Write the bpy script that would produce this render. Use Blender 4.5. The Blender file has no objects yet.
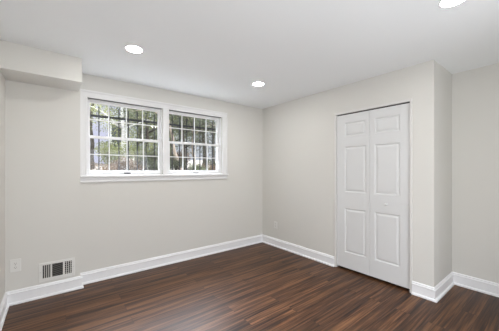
import bpy, bmesh, math, random
from mathutils import Vector, Matrix, noise
random.seed(7)
scene = bpy.context.scene
COL = scene.collection

# ------------------------------------------------------------ camera
H = 2.40                      # ceiling height
cam_d = bpy.data.cameras.new('camera')
cam = bpy.data.objects.new('camera', cam_d)
COL.objects.link(cam)
cam.location = (-2.98, -3.413, 1.305)
cam.rotation_euler = (math.radians(90), 0, -math.atan2(.6177, .7864))
cam_d.sensor_width = 36
cam_d.lens = 36 * 250 / 499
cam_d.shift_y = 4.0 / 499
cam_d.clip_start = .02
scene.camera = cam

# ------------------------------------------------------------ sky, sun, exposure
scene.view_settings.view_transform = 'Standard'
scene.view_settings.look = 'None'
scene.view_settings.exposure = 0.88
scene.view_settings.gamma = 1
scene.cycles.use_denoising = True
scene.cycles.max_bounces = 12
scene.cycles.diffuse_bounces = 8
scene.cycles.transparent_max_bounces = 16
scene.cycles.sample_clamp_indirect = 60

world = bpy.data.worlds.new('sky')
scene.world = world
world.use_nodes = True
wn = world.node_tree
bg = wn.nodes['Background']
bg.inputs['Color'].default_value = (.86, .90, 1.0, 1)
# bright overcast sky: several times brighter high up than at the horizon
_tc = wn.nodes.new('ShaderNodeTexCoord'); _sx = wn.nodes.new('ShaderNodeSeparateXYZ'); _mr = wn.nodes.new('ShaderNodeMapRange')
_mr.inputs[1].default_value = .22; _mr.inputs[2].default_value = .50
_mr.inputs[3].default_value = .40; _mr.inputs[4].default_value = 2.2
wn.links.new(_tc.outputs['Generated'], _sx.inputs[0]); wn.links.new(_sx.outputs['Z'], _mr.inputs[0])
# hazy sun glow behind thin cloud, high beyond the garden
_dt = wn.nodes.new('ShaderNodeVectorMath'); _dt.operation = 'DOT_PRODUCT'
_dt.inputs[1].default_value = Vector((.18, .66, .74)).normalized()
_gl = wn.nodes.new('ShaderNodeMapRange'); _gl.interpolation_type = 'SMOOTHSTEP'
_gl.inputs[1].default_value = .86; _gl.inputs[2].default_value = .98
_gl.inputs[3].default_value = 0; _gl.inputs[4].default_value = 42
_ad = wn.nodes.new('ShaderNodeMath'); _ad.operation = 'ADD'
wn.links.new(_tc.outputs['Generated'], _dt.inputs[0]); wn.links.new(_dt.outputs['Value'], _gl.inputs[0])
wn.links.new(_mr.outputs[0], _ad.inputs[0]); wn.links.new(_gl.outputs[0], _ad.inputs[1])
wn.links.new(_ad.outputs[0], bg.inputs['Strength'])

sun_d = bpy.data.lights.new('sun', 'SUN')
sun_d.energy = 1.3
sun_d.angle = math.radians(1.5)
sun_d.color = (1, .94, .84)
sun = bpy.data.objects.new('sun', sun_d)
COL.objects.link(sun)
sun.rotation_euler = Vector((-.62, .22, -.75)).to_track_quat('-Z', 'Y').to_euler()

# fill light added unseen behind the camera, shining in through added patio doors
fill_d = bpy.data.lights.new('fill_light', 'AREA')
fill_d.shape = 'RECTANGLE'
fill_d.size, fill_d.size_y = 2.4, 1.9
fill_d.energy = 23
fill_d.color = (.95, .97, 1)
fill = bpy.data.objects.new('fill_light', fill_d)
COL.objects.link(fill)
fill.location = (-1.92, -4.12, 1.0)
fill.rotation_euler = (math.radians(90 + 24), 0, 0)

LAMP = 90.0

# ------------------------------------------------------------ materials
def mat(name, color, rough=.6, spec=.5, metal=0.0):
    m = bpy.data.materials.new(name)
    m.use_nodes = True
    b = m.node_tree.nodes['Principled BSDF']
    b.inputs['Base Color'].default_value = (*color, 1)
    b.inputs['Roughness'].default_value = rough
    b.inputs['Specular IOR Level'].default_value = spec
    b.inputs['Metallic'].default_value = metal
    return m

def N(m, kind, **kw):
    n = m.node_tree.nodes.new(kind)
    for k, v in kw.items():
        setattr(n, k, v)
    return n

def paint(name, color, rough=.6, spec=.3, bump=.02, scale=180):
    m = mat(name, color, rough, spec)
    nt = m.node_tree
    tc = N(m, 'ShaderNodeTexCoord')
    no = N(m, 'ShaderNodeTexNoise')
    no.inputs['Scale'].default_value = scale
    no.inputs['Detail'].default_value = 3
    bp = N(m, 'ShaderNodeBump')
    bp.inputs['Strength'].default_value = bump
    bp.inputs['Distance'].default_value = .002
    nt.links.new(tc.outputs['Object'], no.inputs['Vector'])
    nt.links.new(no.outputs['Fac'], bp.inputs['Height'])
    nt.links.new(bp.outputs['Normal'], nt.nodes['Principled BSDF'].inputs['Normal'])
    return m

def varied(name, c1, c2, scale, rough=.8, stretch=(1, 1, 1), detail=4, spec=.2, lo=.35, hi=.65):
    m = mat(name, c1, rough, spec)
    nt = m.node_tree
    tc = N(m, 'ShaderNodeTexCoord')
    mp = N(m, 'ShaderNodeMapping')
    mp.inputs['Scale'].default_value = stretch
    no = N(m, 'ShaderNodeTexNoise')
    no.inputs['Scale'].default_value = scale
    no.inputs['Detail'].default_value = detail
    cr = N(m, 'ShaderNodeValToRGB')
    cr.color_ramp.elements[0].position = lo
    cr.color_ramp.elements[1].position = hi
    cr.color_ramp.elements[0].color = (*c1, 1)
    cr.color_ramp.elements[1].color = (*c2, 1)
    L = nt.links.new
    L(tc.outputs['Object'], mp.inputs['Vector'])
    L(mp.outputs['Vector'], no.inputs['Vector'])
    L(no.outputs['Fac'], cr.inputs['Fac'])
    L(cr.outputs['Color'], nt.nodes['Principled BSDF'].inputs['Base Color'])
    return m

M_wall = paint('greige wall paint', (.69, .680, .645), .7, .25)
M_ceil = paint('flat ceiling paint', (.865, .89, .90), .85, .1, .03, 120)
M_case = paint('white casing paint', (.80, .80, .80), .4, .4, .0)
M_trim = paint('white trim enamel', (.87, .875, .89), .35, .5, .0)
M_door = paint('white door paint', (.695, .70, .70), .42, .4, .02, 60)
M_vinyl = paint('white window vinyl', (.76, .76, .76), .35, .5, .0)
M_plate = paint('white cover plastic', (.76, .755, .73), .35, .5, .0)
M_head_shadow = mat('painted head shadow strip', (.10, .10, .10), .6)
M_slot = mat('dark slot', (.03, .03, .03), .6)
M_socket = mat('socket plastic', (.74, .73, .70), .4)
M_steel = mat('satin steel', (.55, .55, .54), .35, .5, .9)
M_latch_b = mat('black latch', (.02, .02, .02), .4)
M_latch_g = mat('grey latch', (.36, .36, .36), .4)
M_iron = varied('black painted iron', (.012, .012, .016), (.03, .03, .035), 30, .5)
M_cavity = mat('duct interior', (.035, .033, .03), .8)
M_louver = mat('louver enamel', (.70, .69, .66), .4)
M_knob = mat('painted knob', (.72, .72, .72), .3)
M_siding = None

def floor_material():
    m = mat('dark walnut planks', (.08, .04, .03), .35, .33)
    nt = m.node_tree; L = nt.links.new
    P = nt.nodes['Principled BSDF']
    tc = N(m, 'ShaderNodeTexCoord')
    br = N(m, 'ShaderNodeTexBrick')
    br.offset = .37; br.offset_frequency = 2
    br.inputs['Scale'].default_value = 1
    br.inputs['Brick Width'].default_value = 1.22
    br.inputs['Row Height'].default_value = .127
    br.inputs['Mortar Size'].default_value = .0012
    br.inputs['Mortar Smooth'].default_value = .3
    br.inputs['Color1'].default_value = (0, 0, 0, 1)
    br.inputs['Color2'].default_value = (1, 1, 1, 1)
    br.inputs['Mortar'].default_value = (.5, .5, .5, 1)
    L(tc.outputs['Object'], br.inputs['Vector'])
    # every plank reads its own piece of the grain
    sep = N(m, 'ShaderNodeSeparateColor')
    L(br.outputs['Color'], sep.inputs['Color'])
    mul = N(m, 'ShaderNodeMath', operation='MULTIPLY'); mul.inputs[1].default_value = 23.7
    L(sep.outputs[0], mul.inputs[0])
    def grain(sx, sy, scale, detail, dist):
        mp = N(m, 'ShaderNodeMapping'); mp.inputs['Scale'].default_value = (sx, sy, 1)
        L(tc.outputs['Object'], mp.inputs['Vector'])
        no = N(m, 'ShaderNodeTexNoise', noise_dimensions='4D')
        no.inputs['Scale'].default_value = scale
        no.inputs['Detail'].default_value = detail
        no.inputs['Roughness'].default_value = .6
        no.inputs['Distortion'].default_value = dist
        L(mp.outputs['Vector'], no.inputs['Vector'])
        L(mul.outputs[0], no.inputs['W'])
        return no
    g1 = grain(.8, 21, 1.0, 6, .8)
    g2 = grain(1.6, 60, 1.2, 4, .5)
    mixg = N(m, 'ShaderNodeMix', data_type='FLOAT'); mixg.inputs[0].default_value = .42
    L(g1.outputs['Fac'], mixg.inputs[2]); L(g2.outputs['Fac'], mixg.inputs[3])
    cr = N(m, 'ShaderNodeValToRGB')
    e = cr.color_ramp.elements
    e[0].position = .40; e[0].color = (.020, .0085, .0045, 1)
    e[1].position = .62; e[1].color = (.205, .094, .040, 1)
    e2 = cr.color_ramp.elements.new(.48); e2.color = (.064, .0265, .0120, 1)
    L(mixg.outputs[0], cr.inputs['Fac'])
    # plank to plank tone
    ton = N(m, 'ShaderNodeMapRange'); ton.inputs[3].default_value = .86; ton.inputs[4].default_value = 1.08
    L(sep.outputs[0], ton.inputs[0])
    vm = N(m, 'ShaderNodeVectorMath', operation='SCALE')
    L(cr.outputs['Color'], vm.inputs[0]); L(ton.outputs[0], vm.inputs['Scale'])
    seam = N(m, 'ShaderNodeMix', data_type='RGBA')
    L(br.outputs['Fac'], seam.inputs[0])
    L(vm.outputs[0], seam.inputs[6]); seam.inputs[7].default_value = (.02, .011, .008, 1)
    L(seam.outputs[2], P.inputs['Base Color'])
    rr = N(m, 'ShaderNodeMapRange'); rr.inputs[3].default_value = .38; rr.inputs[4].default_value = .48
    L(g2.outputs['Fac'], rr.inputs[0]); L(rr.outputs[0], P.inputs['Roughness'])
    bp = N(m, 'ShaderNodeBump'); bp.inputs['Strength'].default_value = .12; bp.inputs['Distance'].default_value = .002
    L(g2.outputs['Fac'], bp.inputs['Height']); L(bp.outputs['Normal'], P.inputs['Normal'])
    return m
M_floor = floor_material()

def glass_material():
    m = bpy.data.materials.new('clear window glass'); m.use_nodes = True
    nt = m.node_tree; nt.nodes.clear()
    out = N(m, 'ShaderNodeOutputMaterial'); tr = N(m, 'ShaderNodeBsdfTransparent')
    tr.inputs['Color'].default_value = (.93, .94, .94, 1)
    gl = N(m, 'ShaderNodeBsdfGlossy'); gl.inputs['Roughness'].default_value = .02
    lw = N(m, 'ShaderNodeLayerWeight'); pw = N(m, 'ShaderNodeMath', operation='POWER'); pw.inputs[1].default_value = 4.5
    fr = N(m, 'ShaderNodeMath', operation='MULTIPLY_ADD'); fr.inputs[1].default_value = .8; fr.inputs[2].default_value = .025
    nt.links.new(lw.outputs['Facing'], pw.inputs[0]); nt.links.new(pw.outputs[0], fr.inputs[0])
    mx = N(m, 'ShaderNodeMixShader')
    L = nt.links.new
    L(fr.outputs[0], mx.inputs[0]); L(tr.outputs[0], mx.inputs[1]); L(gl.outputs[0], mx.inputs[2])
    L(mx.outputs[0], out.inputs['Surface'])
    return m
M_glass = glass_material()

def lens_material():
    m = bpy.data.materials.new('lit lens'); m.use_nodes = True
    nt = m.node_tree; nt.nodes.clear()
    out = N(m, 'ShaderNodeOutputMaterial'); em = N(m, 'ShaderNodeEmission')
    em.inputs['Color'].default_value = (1, .98, .94, 1)
    em.inputs['Strength'].default_value = LAMP
    nt.links.new(em.outputs[0], out.inputs['Surface'])
    return m
M_lens = lens_material()

# ------------------------------------------------------------ mesh helpers
class MB:
    def __init__(self): self.v = []; self.f = []; self.s = []
    def add(self, vs, fs, smooth=False):
        o = len(self.v)
        self.v += [tuple(p) for p in vs]
        self.f += [tuple(i + o for i in f) for f in fs]
        self.s += [smooth] * len(fs)
        return self
    def box(self, x0, x1, y0, y1, z0, z1):
        vs = [(x, y, z) for x in (x0, x1) for y in (y0, y1) for z in (z0, z1)]
        return self.add(vs, [(0, 1, 3, 2), (4, 6, 7, 5), (0, 4, 5, 1), (2, 3, 7, 6), (0, 2, 6, 4), (1, 5, 7, 3)])
    def tube(self, pts, rads, n=8, cap=True):
        pts = [Vector(p) for p in pts]
        rings = []
        for i, p in enumerate(pts):
            d = (pts[min(i + 1, len(pts) - 1)] - pts[max(i - 1, 0)]).normalized()
            a = d.cross(Vector((0.13, .97, .2))).normalized(); b = d.cross(a)
            rings.append([p + (a * math.cos(t) + b * math.sin(t)) * rads[i] for t in [2 * math.pi * k / n for k in range(n)]])
        vs = [q for r in rings for q in r]
        fs = [(i * n + k, i * n + (k + 1) % n, (i + 1) * n + (k + 1) % n, (i + 1) * n + k)
              for i in range(len(pts) - 1) for k in range(n)]
        if cap: fs += [tuple(reversed(range(n))), tuple(range((len(pts) - 1) * n, len(pts) * n))]
        return self.add(vs, fs, True)
    def lathe(self, prof, n=32, axis='z', origin=(0, 0, 0)):
        """prof: list of (radius, height along the axis)"""
        vs = []
        for r, h in prof:
            for k in range(n):
                t = 2 * math.pi * k / n
                a, b = r * math.cos(t), r * math.sin(t)
                q = {'z': (a, b, h), 'x': (h, a, b), 'y': (a, h, b)}[axis]
                vs.append(tuple(q[i] + origin[i] for i in range(3)))
        fs = [(i * n + k, i * n + (k + 1) % n, (i + 1) * n + (k + 1) % n, (i + 1) * n + k)
              for i in range(len(prof) - 1) for k in range(n)]
        if prof[0][0] > 0: fs.append(tuple(reversed(range(n))))
        if prof[-1][0] > 0: fs.append(tuple(range((len(prof) - 1) * n, len(prof) * n)))
        return self.add(vs, fs, True)
    def build(self, name, m, parent=None, bevel=0, segs=2, shade=True, fix=True):
        me = bpy.data.meshes.new(name)
        me.from_pydata(self.v, [], self.f)
        if shade:
            me.polygons.foreach_set('use_smooth', self.s)
        if fix:
            bm = bmesh.new(); bm.from_mesh(me)
            bmesh.ops.recalc_face_normals(bm, faces=bm.faces)
            bm.to_mesh(me); bm.free()
        me.materials.append(m); me.update()
        o = bpy.data.objects.new(name, me)
        COL.objects.link(o)
        if parent: o.parent = parent
        if bevel:
            b = o.modifiers.new('bevel', 'BEVEL'); b.width = bevel; b.segments = segs; b.limit_method = 'ANGLE'
        return o

def tag(o, label=None, cat=None, group=None, kind=None):
    if label: o['label'] = label
    if cat: o['category'] = cat
    if group: o['group'] = group
    if kind: o['kind'] = kind
    return o

def empty(name, loc=(0, 0, 0), rz=0):
    o = bpy.data.objects.new(name, None); COL.objects.link(o)
    o.location = loc; o.rotation_euler = (0, 0, rz); o.empty_display_size = .1
    return o

def sweep(mb, profile, path, prev=None, nxt=None):
    """profile (d off the wall, z) carried along a floor path, room on its right; mitred at bends"""
    pts = [Vector(p) for p in path]
    def rn(a, b):
        d = (b - a).normalized(); return Vector((d.y, -d.x))
    rows = []
    for i, p in enumerate(pts):
        a = pts[i - 1] if i > 0 else (Vector(prev) if prev else None)
        b = pts[i + 1] if i < len(pts) - 1 else (Vector(nxt) if nxt else None)
        if a is None: off = rn(p, b)
        elif b is None: off = rn(a, p)
        else:
            n1, n2 = rn(a, p), rn(p, b)
            off = (n1 + n2) / (1 + n1.dot(n2))
        rows.append([(p.x + off.x * d, p.y + off.y * d, z) for d, z in profile])
    n = len(profile)
    vs = [q for r in rows for q in r]
    fs = [(i * n + k, (i + 1) * n + k, (i + 1) * n + (k + 1) % n, i * n + (k + 1) % n)
          for i in range(len(rows) - 1) for k in range(n)]
    fs += [tuple(range(n)), tuple(reversed(range((len(rows) - 1) * n, len(rows) * n)))]
    return mb.add(vs, fs)

# ------------------------------------------------------------ room shell
XL, XR, YB = -3.34, .625, -3.95       # left wall, right wall, wall behind the camera
YC = -2.591                           # corner of the closet block
XS, YS = -2.745, -.09                 # furred-out bit of wall left of the window
WX = [(-2.674, -1.804), (-1.723, -.858)]
WZ0, WZ1 = 1.24, 2.135
DY0, DY1, DZ = -1.497, -2.378, 2.030  # closet door opening
T = .1

def struct(mb, name, m, label, cat, **k):
    return tag(mb.build(name, m, **k), label, cat, kind='structure')

struct(MB().box(XL - T, XR + T, YB - T, .2, -.12, 0), 'floor', M_floor,
       'dark brown wood plank floor running under the window and closet walls', 'floor')
struct(MB().box(XL - T, XR + T, YB - T, .2, H, H + .15), 'ceiling', M_ceil,
       'flat white ceiling with recessed lights', 'ceiling')
struct(MB().box(XL - T, XL, YB - T, .2, 0, H), 'wall_left', M_wall,
       'narrow strip of beige wall at the left edge', 'wall')
w = MB()
w.box(XL, XS, YS, .2, 0, H)                       # furred-out bit
w.box(XS, WX[0][0], 0, .2, 0, H)
w.box(WX[1][1], XR, 0, .2, 0, H)
w.box(WX[0][0], WX[1][1], 0, .2, 0, WZ0 - .03)
w.box(WX[0][0], WX[1][1], 0, .2, WZ1, H)
w.box(WX[0][1], WX[1][0], 0, .2, WZ0 - .03, WZ1)
struct(w, 'wall_window', M_wall, 'beige wall holding the pair of windows', 'wall')
w = MB()
w.box(0, T, DY0 + .022, 0, 0, H)
w.box(0, T, YC + T, DY1 - .022, 0, H)
w.box(0, T, DY1 - .022, DY0 + .022, DZ + .026, H)
struct(w, 'wall_closet', M_wall, 'beige wall with the white closet door in it', 'wall')
struct(MB().box(0, XR, YC, YC + T, 0, H), 'wall_return', M_wall,
       'short beige return wall at the outer corner right of the closet door', 'wall')
struct(MB().box(XR, XR + T, YB - T, .2, 0, H), 'wall_right', M_wall,
       'beige wall at the right edge of the picture', 'wall')
# wall behind the camera, with patio doors added for the fill light
bx0, bx1, bz0, bz1 = -3.2, -.68, .02, 2.06
w = MB()
w.box(XL, bx0, YB - T, YB, 0, H); w.box(bx1, XR, YB - T, YB, 0, H)
w.box(bx0, bx1, YB - T, YB, 0, bz0); w.box(bx0, bx1, YB - T, YB, bz1, H)
struct(w, 'wall_back', M_wall, 'beige wall behind the viewpoint', 'wall')
w = MB()
for a in (bx0, (bx0 + bx1) / 2 - .03, bx1 - .06): w.box(a, a + .06, YB - .08, YB - .02, bz0, bz1)
w.box(bx0, bx1, YB - .08, YB - .02, bz0, bz0 + .06); w.box(bx0, bx1, YB - .08, YB - .02, bz1 - .06, bz1)
struct(w, 'door_added', M_vinyl, 'white framed patio doors added unseen behind the viewpoint for the fill light', 'door')

struct(MB().box(XL, -2.757, -.46, YS, 2.162, H), 'ceiling_soffit', M_wall,
       'boxed beige soffit dropping from the ceiling at the upper left', 'soffit', bevel=.002)

# baseboards with cap moulding and shoe
BP = [(0, 0), (.031, 0), (.031, .010), (.027, .018), (.015, .022), (.015, .098), (.0185, .101), (.0185, .109),
      (.012, .115), (.012, .124), (.006, .132), (0, .133)]
def base(name, path, prev=None, nxt=None, label=''):
    mb = MB(); sweep(mb, BP, path, prev, nxt)
    o = struct(mb, name, M_trim, label, 'baseboard')
    return o
base('baseboard_left', [(XL, YB), (XL, YS)], (XR, YB), (XS, YS), 'white baseboard along the left edge wall')
base('baseboard_window', [(XL, YS), (XS, YS), (XS, 0), (0, 0)], (XL, YB), (0, DY0),
     'long white baseboard under the window, stepping in beside the floor vent')
base('baseboard_closet', [(0, 0), (0, DY0 + .022)], (XS, 0), None,
     'white baseboard between the far corner and the closet door')
base('baseboard_corner', [(0, DY1 - .022), (0, YC), (XR, YC)], None, (XR, YB),
     'short white baseboard wrapping the outer corner right of the closet door')
base('baseboard_right', [(XR, YC), (XR, YB)], (0, YC), (XL, YB), 'white baseboard along the right hand wall')
base('baseboard_back', [(XR, YB), (XL, YB)], (XR, YC), (XL, YS), 'white baseboard behind the viewpoint')

# ------------------------------------------------------------ window casing, stool, apron
c = MB()
cx0, cx1, cz1 = XS + .002, WX[1][1] + .088, 2.215
def cas(x0, x1, z0, z1, side):
    c.box(x0, x1, -.016, 0, z0, z1)
    if side == 'l': c.box(x0, x0 + .022, -.024, -.016, z0, z1); c.box(x1 - .014, x1, -.020, -.016, z0, z1 )
    if side == 'r': c.box(x1 - .022, x1, -.024, -.016, z0, z1); c.box(x0, x0 + .014, -.020, -.016, z0, z1)
    if side == 'm': c.box(x0, x0 + .014, -.020, -.016, z0, z1); c.box(x1 - .014, x1, -.020, -.016, z0, z1)
    if side == 't': c.box(x0, x1, -.024, -.016, z1 - .022, z1); c.box(x0 + .06, x1 - .06, -.020, -.016, z0, z0 + .014)
cas(cx0, WX[0][0], WZ0, WZ1, 'l')
cas(WX[1][1], cx1, WZ0, WZ1, 'r')
cas(WX[0][1], WX[1][0], WZ0, WZ1, 'm')
cas(cx0, cx1, WZ1, cz1, 't')
struct(c, 'trim_1', M_case, 'white casing framing both windows with a post between them', 'window casing', bevel=.0025)
s = MB().box(cx0, cx1 + .012, -.046, .04, WZ0 - .028, WZ0)
struct(s, 'trim_2', M_case, 'white projecting sill board under both windows', 'window sill', bevel=.006)
s = MB().box(cx0, cx1, -.016, 0, 1.158, WZ0 - .028)
s.box(cx0, cx1, -.022, -.016, 1.158, 1.172)
struct(s, 'trim_3', M_case, 'thin white apron board beneath the window sill', 'window apron', bevel=.002)

# ------------------------------------------------------------ double hung windows
def sash(name, win, x0, x1, z0, z1, y0, y1, st, tr, br):
    m = MB()
    m.box(x0, x0 + st, y0, y1, z0, z1); m.box(x1 - st, x1, y0, y1, z0, z1)
    m.box(x0 + st, x1 - st, y0, y1, z0, z0 + br); m.box(x0 + st, x1 - st, y0, y1, z1 - tr, z1)
    o = m.build(name, M_vinyl, win, bevel=.002)
    gx0, gx1, gz0, gz1 = x0 + st, x1 - st, z0 + br, z1 - tr
    ym = (y0 + y1) / 2
    g = MB()
    for i in (1, 2, 3):
        xc = gx0 + (gx1 - gx0) * i / 4; g.box(xc - .0052, xc + .0052, ym - .008, ym + .006, gz0, gz1)
    zc = (gz0 + gz1) / 2; g.box(gx0, gx1, ym - .009, ym + .007, zc - .0052, zc + .0052)
    g.build('muntin_grid', M_vinyl, o)
    MB().box(gx0, gx1, ym - .001, ym + .001, gz0, gz1).build('glass', M_glass, o)
    return o

for k, (x0, x1) in enumerate(WX):
    win = empty('window_%d' % (k + 1), (x0, 0, WZ0)); inv = -Vector((x0, 0, WZ0))
    fr = MB()
    t = .010
    fr.box(x0, x0 + t, .03, .14, WZ0, WZ1); fr.box(x1 - t, x1, .03, .14, WZ0, WZ1)
    fr.box(x0 + t, x1 - t, .03, .14, WZ1 - t, WZ1); fr.box(x0 + t, x1 - t, .04, .16, WZ0 - .02, WZ0 + t)
    fr.build('window_frame', M_vinyl, win)
    sh = MB().box(x0 + .012, x1 - .012, .004, .030, WZ1 - .008, WZ1)  # dark strip puts the shadow line under the casing head into colour
    sh.build('head_shadow_strip', M_head_shadow, win)['label'] = 'painted head shadow strip'
    sash('upper_sash', win, x0 + t, x1 - t, 1.678, WZ1 - t, .082, .112, .026, .026, .028)
    lo = sash('lower_sash', win, x0 + t, x1 - t, WZ0 + t, 1.706, .048, .078, .026, .030, .044)
    xm = (x0 + x1) / 2
    la = MB(); la.box(xm - .038, xm + .038, .034, .048, WZ0 + .016, WZ0 + .026)
    la.box(xm - .038, xm + .038, .034, .038, WZ0 + .010, WZ0 + .020)
    o = la.build('lift_handle', M_latch_b if k == 0 else M_latch_g, lo, bevel=.003)
    o['label'] = 'black lift handle' if k == 0 else 'grey lift handle'
    for ch in win.children: ch.location = inv
    tag(win, ['white double-hung window on the left of the pair, with a black lift handle',
              'white double-hung window on the right of the pair, with a grey lift handle'][k], 'window', kind='structure')

# ------------------------------------------------------------ iron security grilles outside
for k, (x0, x1) in enumerate(WX):
    g = empty('security_grille', ((x0 + x1) / 2, .25, 1.2))
    tag(g, ['black iron bar grille outside the left window of the pair',
            'black iron bar grille outside the right window of the pair'][k], 'window bars', 'iron grilles outside the windows')
    nb = 8
    for i in range(nb):
        xb = -.40 + .80 * i / (nb - 1)
        MB().box(xb - .006, xb + .006, -.006, .006, -.02, .90).build('bar', M_iron, g)
    for zz in (.045, .775):
        MB().box(-.435, .435, -.018, -.008, zz - .014, zz + .014).build('rail', M_iron, g)
    for zz in (.045, .775):
        for sx in (-1, 1):
            xx = sx * .43
            MB().box(xx - .012, xx + .012, -.05, -.018, zz - .012, zz + .012).build('bracket', M_iron, g)

# ------------------------------------------------------------ closet door
door = empty('door_1', (0, (DY0 + DY1) / 2, 0)); dm = (DY0 + DY1) / 2
tag(door, 'white six-panel bifold closet door with a small knob', 'door', kind='structure')
def leaf(y0, y1, py0, py1):
    """leaf from y0 down to y1; face on x = 0.012 looking to -x; local y is relative to the door's middle"""
    xf, xb = .014, .046
    z0, z1 = .028, 2.016
    m = MB()
    rows = [(.230, .804), (1.012, 1.603), (1.731, 1.914)]
    ys = [y0, py0, py1, y1]
    zs = [z0] + [z for r in rows for z in r] + [z1]
    def q(a, b, c_, d): m.add([a, b, c_, d], [(0, 1, 2, 3)])
    for i in range(3):
        for j in range(len(zs) - 1):
            ya, yb, za, zb = ys[i], ys[i + 1], zs[j], zs[j + 1]
            if i == 1 and j % 2 == 1:
                rings = [(0, 0), (.005, .0025), (.013, .0085), (.020, .0085), (.038, .002), (.042, .002)]
                R = [[(xf + d, ya - a, za + a), (xf + d, yb + a, za + a), (xf + d, yb + a, zb - a), (xf + d, ya - a, zb - a)] for a, d in rings]
                for r0, r1 in zip(R, R[1:]):
                    for e in range(4):
                        q(r0[e], r0[(e + 1) % 4], r1[(e + 1) % 4], r1[e])
                q(*R[-1])
            else:
                q((xf, ya, za), (xf, yb, za), (xf, yb, zb), (xf, ya, zb))
    q((xb, y0, z0), (xb, y1, z0), (xb, y1, z1), (xb, y0, z1))
    q((xf, y0, z0), (xb, y0, z0), (xb, y0, z1), (xf, y0, z1))
    q((xf, y1, z0), (xb, y1, z0), (xb, y1, z1), (xf, y1, z1))
    q((xf, y0, z0), (xb, y0, z0), (xb, y1, z0), (xf, y1, z0))
    q((xf, y0, z1), (xb, y0, z1), (xb, y1, z1), (xf, y1, z1))
    m.v = [(x, y - dm, z) for x, y, z in m.v]
    o = m.build('door_leaf', M_door, door, fix=False)
    bm = bmesh.new(); bm.from_mesh(o.data)
    bmesh.ops.remove_doubles(bm, verts=bm.verts, dist=1e-5)
    bmesh.ops.recalc_face_normals(bm, faces=bm.faces)
    bm.to_mesh(o.data); bm.free()
    return o
seam = -1.9405
leaf(DY0 - .003, seam + .0012, -1.612, -1.899)
lf = leaf(seam - .0012, DY1 + .001, -1.999, -2.276)
kn = MB().lathe([(0, -.034), (.008, -.034), (.0135, -.031), (.016, -.025), (.015, -.019), (.009, -.013), (.0065, -.006),
                 (.009, -.003), (.013, 0), (.013, .002)], 24, 'x', (.014, -2.133 - dm, .908))
k = kn.build('knob', M_knob, lf)
fr = MB()                                   # thin frame lining the opening
fr.box(-.009, T, DY0, DY0 + .022, 0, DZ + .026)
fr.box(-.009, T, DY1 - .022, DY1, 0, DZ + .026)
fr.box(-.009, T, DY1, DY0, DZ, DZ + .026)
fr.v = [(x, y - dm, z) for x, y, z in fr.v]
fr.build('door_frame', paint('pale frame paint', (.72, .71, .69), .5), door, bevel=.0015)
tk = MB().box(.022, .052, DY1 + .01 - dm, DY0 - .01 - dm, DZ - .012, DZ)
tk.build('track', M_slot, door)

# ------------------------------------------------------------ recessed ceiling lights
def make_light():
    r = empty('recessed_light')
    ring = MB().lathe([(.065, -.001), (.066, -.0035), (.073, -.0035), (.077, 0), (.077, .001)], 40)
    ring.build('trim_ring', M_trim, r)
    MB().lathe([(0, -.0045), (.050, -.0042), (.0645, -.003), (.065, 0)], 40).build('lens', M_lens, r)
    return r
def copy_tree(o, parent=None):
    n = o.copy(); COL.objects.link(n)
    if parent: n.parent = parent
    for ch in o.children: copy_tree(ch, n)
    return n
spots = [(-2.40, -.977, 'round recessed ceiling light nearest the boxed soffit'),
         (-.915, -.967, 'round recessed ceiling light nearest the far corner, smallest of those in view'),
         (-.945, -2.955, 'round recessed ceiling light cut off by the top edge above the closet'),
         (-2.40, -2.93, 'round recessed ceiling light above and behind the viewpoint, out of the picture')]
proto = make_light()
for i, (x, y, lab) in enumerate(spots):
    o = proto if i == 0 else copy_tree(proto)
    o.location = (x, y, H)
    tag(o, lab, 'ceiling light', 'recessed ceiling lights')

# ------------------------------------------------------------ wall vent
v = empty('wall_vent', (-2.944, YS, .2495))
tag(v, 'white three-section air vent set low in the wall above the baseboard', 'vent')
hw, hh = .151, .0965
cells = [(-.120, -.054), (-.044, .046), (.064 - .002, .122)]
cz = (-.062, .072)
p = MB()
p.box(-hw, hw, -.008, 0, cz[1], hh); p.box(-hw, hw, -.008, 0, -hh, cz[0])
xs = [-hw] + [a for c_ in cells for a in c_] + [hw]
for i in range(0, len(xs), 2): p.box(xs[i], xs[i + 1], -.008, 0, cz[0], cz[1])
p.build('vent_frame', M_plate, v, bevel=.002)
MB().box(-.128, .128, -.0012, -.0002, cz[0] - .004, cz[1] + .004).build('duct_opening', M_cavity, v)['label'] = 'dark duct opening'
m = MB()                                     # left bank: upright fins
for i in range(4):
    x = cells[0][0] + (cells[0][1] - cells[0][0]) * (i + .65) / 4.3
    m.box(x + .001, x + .0065, -.0075, -.0015, cz[0], cz[1])
m.build('fin_bank', M_louver, v)
m = MB()                                     # middle bank: slanting blades
a, b = cells[1]
for i in range(7):
    z = cz[0] + (cz[1] - cz[0]) * (i + .6) / 7
    dz = .006
    m.add([(a, -.0075, z - dz), (b, -.0075, z + dz), (b, -.0015, z + dz + .004), (a, -.0015, z - dz + .004),
           (a, -.0075, z - dz + .002), (b, -.0075, z + dz + .002), (b, -.0015, z + dz + .006), (a, -.0015, z - dz + .006)],
          [(0, 1, 2, 3), (4, 5, 6, 7), (0, 1, 5, 4), (3, 2, 6, 7), (0, 3, 7, 4), (1, 2, 6, 5)])
m.build('blade_bank', mat('grey blades', (.12, .117, .11), .5), v)
m = MB()                                     # right bank: upright fins crossed by thin rods
a, b = cells[2]
for i in range(3):
    x = a + (b - a) * (i + .7) / 3.4
    m.box(x, x + .0055, -.0075, -.004, cz[0], cz[1])
for i in range(6):
    z = cz[0] + (cz[1] - cz[0]) * (i + .5) / 6
    m.box(a, b, -.004, -.0015, z - .0012, z + .0012)
m.build('fin_bank', M_louver, v)
for sx in (-1, 1):
    MB().lathe([(0, -.0105), (.003, -.010), (.0042, -.008)], 12, 'y', (sx * .138, 0, .005)).build('screw', M_steel, v)
mb = MB().box(-.133, -.130, -.014, -.008, -.01, .014)
mb.build('damper_lever', M_louver, v)

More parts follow.
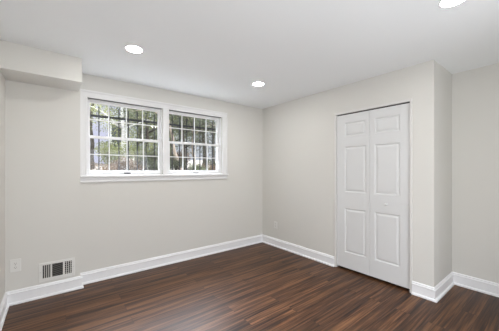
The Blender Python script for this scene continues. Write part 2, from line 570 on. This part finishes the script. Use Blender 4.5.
# ------------------------------------------------------------ outlets
def outlet(loc, rz, wd, ht, lab):
    o = empty('power_outlet', loc, rz)
    tag(o, lab, 'outlet')
    MB().box(-wd / 2, wd / 2, -.006, 0, -ht / 2, ht / 2).build('cover_plate', M_plate, o, bevel=.003)
    for s_ in (-1, 1):
        zc = s_ * .0195
        pr = []
        for t in range(24):
            an = 2 * math.pi * t / 24
            pr.append((max(-.0165, min(.0165, .0175 * math.cos(an))), max(-.0135, min(.0135, .0175 * math.sin(an)))))
        m = MB()
        m.add([(x, -.0075, zc + z) for x, z in pr] + [(x, -.004, zc + z) for x, z in pr],
              [tuple(range(24))] + [(i, (i + 1) % 24, 24 + (i + 1) % 24, 24 + i) for i in range(24)])
        r = m.build('receptacle', M_socket, o)
        sl = MB()
        sl.box(-.0075, -.0055, -.0082, -.0074, zc - .002, zc + .007); sl.box(.0055, .0075, -.0082, -.0074, zc - .001, zc + .006)
        sl.lathe([(0, -.0082), (.0026, -.0082), (.0026, -.0074)], 12, 'y', (0, 0, zc - .0075))
        sl.build('slots', M_slot, r)
    MB().lathe([(0, -.0085), (.002, -.008), (.003, -.006)], 12, 'y').build('screw', M_steel, o)
    return o
outlet((-3.268, YS, .371), 0, .080, .125, 'white double power outlet on the wall left of the air vent')
outlet((0, -.345, .362), -math.pi / 2, .072, .116, 'pale double power outlet between the far corner and the closet door')

# ------------------------------------------------------------ outdoors
M_leafA = varied('bright yellow green leaves', (.12, .14, .04), (.40, .41, .20), 1.6, .55)
M_leafB = varied('mid green leaves', (.045, .058, .03), (.23, .245, .14), 1.4, .55)
M_leafC = varied('dark green leaves', (.03, .04, .025), (.14, .15, .095), 1.3, .55)
M_leafD = varied('russet leaves', (.10, .065, .04), (.30, .22, .15), 1.6, .6)
for _m in (M_leafA, M_leafB, M_leafC, M_leafD):
    _nt = _m.node_tree; _P = _nt.nodes['Principled BSDF']; _o = _nt.nodes['Material Output']
    _t = _nt.nodes.new('ShaderNodeBsdfTranslucent'); _x = _nt.nodes.new('ShaderNodeMixShader'); _x.inputs[0].default_value = .35
    _nt.links.new(_P.inputs['Base Color'].links[0].from_socket, _t.inputs['Color'])
    _nt.links.new(_P.outputs[0], _x.inputs[1]); _nt.links.new(_t.outputs[0], _x.inputs[2]); _nt.links.new(_x.outputs[0], _o.inputs['Surface'])
M_bark = varied('dark grey bark', (.045, .038, .032), (.16, .14, .12), 7, .9, (3, 3, .6))
M_barkT = varied('tan bark', (.36, .28, .22), (.62, .53, .44), 7, .9, (3, 3, .6))
M_birch = varied('white bark', (.55, .54, .52), (.90, .88, .86), 5, .8, (1, 1, 4))
M_ground = varied('leaf littered ground', (.022, .018, .012), (.20, .17, .13), 3.2, .95, detail=7)

def gz(x, y):
    d = max(0, y - .6)
    return 1.02 + .035 * d + .0006 * d * d + .05 * math.sin(x * 1.3 + y) * min(1, d)
gm = MB()
nx, ny = 60, 60
xs = [-14 + 38 * i / nx for i in range(nx + 1)]
ys = [.2 + 32 * (j / ny) ** 1.6 for j in range(ny + 1)]
gm.add([(x, y, gz(x, y)) for y in ys for x in xs],
       [(j * (nx + 1) + i, j * (nx + 1) + i + 1, (j + 1) * (nx + 1) + i + 1, (j + 1) * (nx + 1) + i) for j in range(ny) for i in range(nx)], True)
struct(gm, 'ground', M_ground, 'sloping leaf-littered ground outside the windows', 'ground')

def leaves(mb, centers, n, size, rng):
    """n folded leaves scattered in blobs (center, radius)"""
    for _ in range(int(n * 2.2)):
        c_, r = rng.choice(centers)
        while True:
            d = Vector((rng.uniform(-1, 1), rng.uniform(-1, 1), rng.uniform(-1, 1)))
            if d.length < 1: break
        p = Vector(c_) + Vector((d.x * r[0], d.y * r[1], d.z * r[2]))
        s_ = size * .55 * rng.uniform(.6, 1.4)
        a = Vector((rng.gauss(0, 1), rng.gauss(0, 1), rng.gauss(-.4, .6))).normalized()
        b = a.cross(Vector((rng.gauss(0, 1), rng.gauss(0, 1), rng.gauss(0, 1)))).normalized()
        n_ = a.cross(b)
        mb.add([p, p + a * s_ * .5 + b * s_ * .32 + n_ * s_ * .1, p + a * s_, p + a * s_ * .5 - b * s_ * .32 + n_ * s_ * .1],
               [(0, 1, 2), (0, 2, 3)])

def tree(x, y, r, h, lean, mbark, mleaf, nleaf, crown0, spread, size, seed, lab):
    rng = random.Random(seed)
    g = gz(x, y)
    t = empty('tree', (x, y, g))
    m = MB(); pts = []; rad = []
    for i in range(9):
        f = i / 8
        pts.append((lean[0] * f * h + rng.uniform(-.05, .05) * (i > 0), lean[1] * f * h + rng.uniform(-.05, .05) * (i > 0), -.1 + h * f))
        rad.append(r * (1.25 if i == 0 else 1 - .7 * f))
    rad = [q * .7 for q in rad]
    m.tube(pts, rad, 10)
    blobs = []
    for i in range(11):
        f = rng.uniform(crown0, .95); k_ = min(7, int(f * 8))
        p0 = Vector(pts[k_]); an = rng.uniform(0, 6.283)
        L_ = spread * rng.uniform(.5, 1.1)
        p1 = p0 + Vector((math.cos(an) * L_ * .5, math.sin(an) * L_ * .5, L_ * .25))
        p2 = p0 + Vector((math.cos(an) * L_, math.sin(an) * L_, L_ * rng.uniform(-.05, .4)))
        m.tube([p0, p1, p2], [r * .3, r * .2, r * .07], 6)
        blobs.append((p2, (spread * .42, spread * .42, spread * .26)))
        blobs.append((p1, (spread * .3, spread * .3, spread * .2)))
    m.build('trunk', mbark, t)
    lm = MB(); leaves(lm, blobs, nleaf, size, rng)
    lm.build('foliage', mleaf, t, shade=False, fix=False)
    tag(t, lab, 'tree', 'trees outside the windows')

trees = [
 # x, y, trunk radius, height, lean, bark, leaves, count, crown start, spread, leaf size, seed, label
 (-1.32, 4.9, .085, 3.9, (.0, .0), M_birch, M_leafA, 2600, .30, 1.5, .085, 1, 'white-barked tree seen through the middle of the left window'),
 (-.45, 5.6, .07, 4.0, (.02, .0), M_bark, M_leafB, 3000, .22, 1.6, .085, 2, 'dark slender tree behind the right half of the left window'),
 (-1.75, 8.4, .12, 4.6, (.0, .0), M_bark, M_leafA, 2200, .55, 2.1, .11, 3, 'leafy yellow-green tree seen at the far left of the left window'),
 (.33, 4.3, .085, 3.6, (-.26, .05), M_barkT, M_leafB, 2200, .34, 1.5, .085, 4, 'leaning tan-barked tree seen at the left of the right window'),
 (.62, 4.9, .09, 4.0, (.01, 0), M_bark, M_leafC, 2800, .30, 1.7, .09, 5, 'dark-barked tree seen left of the middle of the right window'),
 (1.22, 5.3, .07, 4.0, (-.03, 0), M_barkT, M_leafB, 2600, .32, 1.6, .09, 6, 'pinkish-tan upright tree seen in the middle of the right window'),
 (1.75, 5.6, .11, 4.2, (.02, 0), M_bark, M_leafC, 2800, .28, 1.7, .09, 7, 'thick dark tree seen at the right of the right window'),
 (.3, 9.5, .13, 5.2, (0, 0), M_bark, M_leafB, 3600, .18, 2.4, .13, 8, 'green tree farther off, behind the dark slender tree in the left window'),
 (2.1, 10.0, .14, 5.6, (.01, 0), M_bark, M_leafC, 4000, .2, 2.6, .13, 9, 'tall dark green tree farther off, at the left edge of the right window'),
 (5.3, 11.0, .14, 6.0, (0, 0), M_bark, M_leafB, 4000, .16, 2.8, .13, 10, 'broad green tree farthest off at the right edge of the right window'),
]
for a in trees: tree(*a)

def shrub(x, y, w_, h, mleaf, n, size, seed, lab):
    rng = random.Random(seed)
    t = empty('shrub', (x, y, gz(x, y)))
    m = MB(); blobs = []
    for i in range(9):
        an = rng.uniform(0, 6.283); q = w_ * rng.uniform(.15, .8)
        tip = Vector((math.cos(an) * q, math.sin(an) * q * .7, h * rng.uniform(.45, .9)))
        m.tube([(0, 0, -.05), tip * .5 + Vector((0, 0, h * .08)), tip], [.018, .012, .005], 5)
        blobs.append((tip, (w_ * .38, w_ * .3, h * .28)))
    m.build('stem', M_bark, t)
    lm = MB(); leaves(lm, blobs, n, size, rng)
    lm.build('foliage', mleaf, t, shade=False, fix=False)
    tag(t, lab, 'shrub', 'shrubs outside the windows')
shrubs = [
 (-1.85, 3.6, .55, .75, M_leafA, 900, .07, 21, 'bright yellow-green shrub low at the left of the left window'),
 (-1.15, 3.9, .6, .85, M_leafA, 1000, .07, 22, 'bright yellow-green shrub low in the middle of the left window'),
 (-.85, 3.5, .5, .7, M_leafB, 900, .065, 23, 'mid green shrub low at the right of the left window'),
 (-2.15, 2.2, .3, .35, M_leafD, 400, .05, 24, 'small russet shrub close outside the left window'),
 (-.30, 3.2, .45, .45, M_leafC, 700, .06, 25, 'dark green shrub low at the left of the right window'),
 (1.15, 3.6, .5, .5, M_leafC, 800, .06, 26, 'dark green shrub low at the right of the right window'),
 (-1.0, 7.4, .9, 1.0, M_leafB, 1200, .09, 27, 'green shrub farther back beyond the left window'),
 (-1.55, 2.9, .5, .42, M_leafD, 900, .055, 29, 'russet and brown low shrub outside the left window, in front of the white-barked tree'),
 (-1.05, 2.6, .45, .38, M_leafC, 900, .05, 30, 'dark green low shrub outside the left window, near the post between the windows'),
 (.0, 2.5, .42, .32, M_leafB, 800, .05, 31, 'mid green low shrub nearest the middle of the right window'),
 (.62, 2.9, .5, .36, M_leafD, 800, .05, 32, 'russet low shrub outside the right window, at its right side'),
 (1.6, 7.8, .9, .9, M_leafD, 1100, .09, 28, 'russet shrub farther back, seen low through the left part of the right window'),
]
for a in shrubs: shrub(*a)

# pale neighbouring house
hs = empty('house', (-2.9, 16, gz(-2.9, 16)))
def siding():
    m = mat('pale lavender siding', (.50, .50, .64), .7)
    nt = m.node_tree; tc = N(m, 'ShaderNodeTexCoord'); wv = N(m, 'ShaderNodeTexWave', wave_type='BANDS', bands_direction='Z', wave_profile='SAW')
    wv.inputs['Scale'].default_value = 1.6
    bp = N(m, 'ShaderNodeBump'); bp.inputs['Strength'].default_value = .5; bp.inputs['Distance'].default_value = .02
    nt.links.new(tc.outputs['Object'], wv.inputs['Vector']); nt.links.new(wv.outputs['Color'], bp.inputs['Height'])
    nt.links.new(bp.outputs['Normal'], nt.nodes['Principled BSDF'].inputs['Normal'])
    return m
MB().box(-4, 4, 0, 6, -1.0, 4.6).build('wall', siding(), hs)
rf = MB(); rf.add([(-4.4, -.5, 4.5), (4.4, -.5, 4.5), (4.4, 3, 6.6), (-4.4, 3, 6.6), (-4.4, 6.5, 4.5), (4.4, 6.5, 4.5),
                   (-4.4, -.5, 4.65), (4.4, -.5, 4.65), (4.4, 3, 6.75), (-4.4, 3, 6.75), (-4.4, 6.5, 4.65), (4.4, 6.5, 4.65)],
                  [(0, 1, 2, 3), (3, 2, 5, 4), (6, 7, 8, 9), (9, 8, 11, 10), (0, 1, 7, 6), (4, 5, 11, 10),
                   (1, 2, 8, 7), (2, 5, 11, 8), (0, 3, 9, 6), (3, 4, 10, 9)])
rf.build('roof', varied('grey shingles', (.12, .12, .13), (.22, .21, .21), 8), hs)
for xx in (-3.4, 3.0):
    f = MB(); f.box(xx, xx + 1, -.05, 0, 1.4, 2.8)
    wf = f.build('window', M_trim, hs)
    MB().box(xx + .08, xx + .92, -.06, -.05, 1.48, 2.72).build('pane', mat('dark pane', (.06, .07, .09), .1), wf)
tag(hs, 'pale house glimpsed through the leaves beyond the left window', 'house')
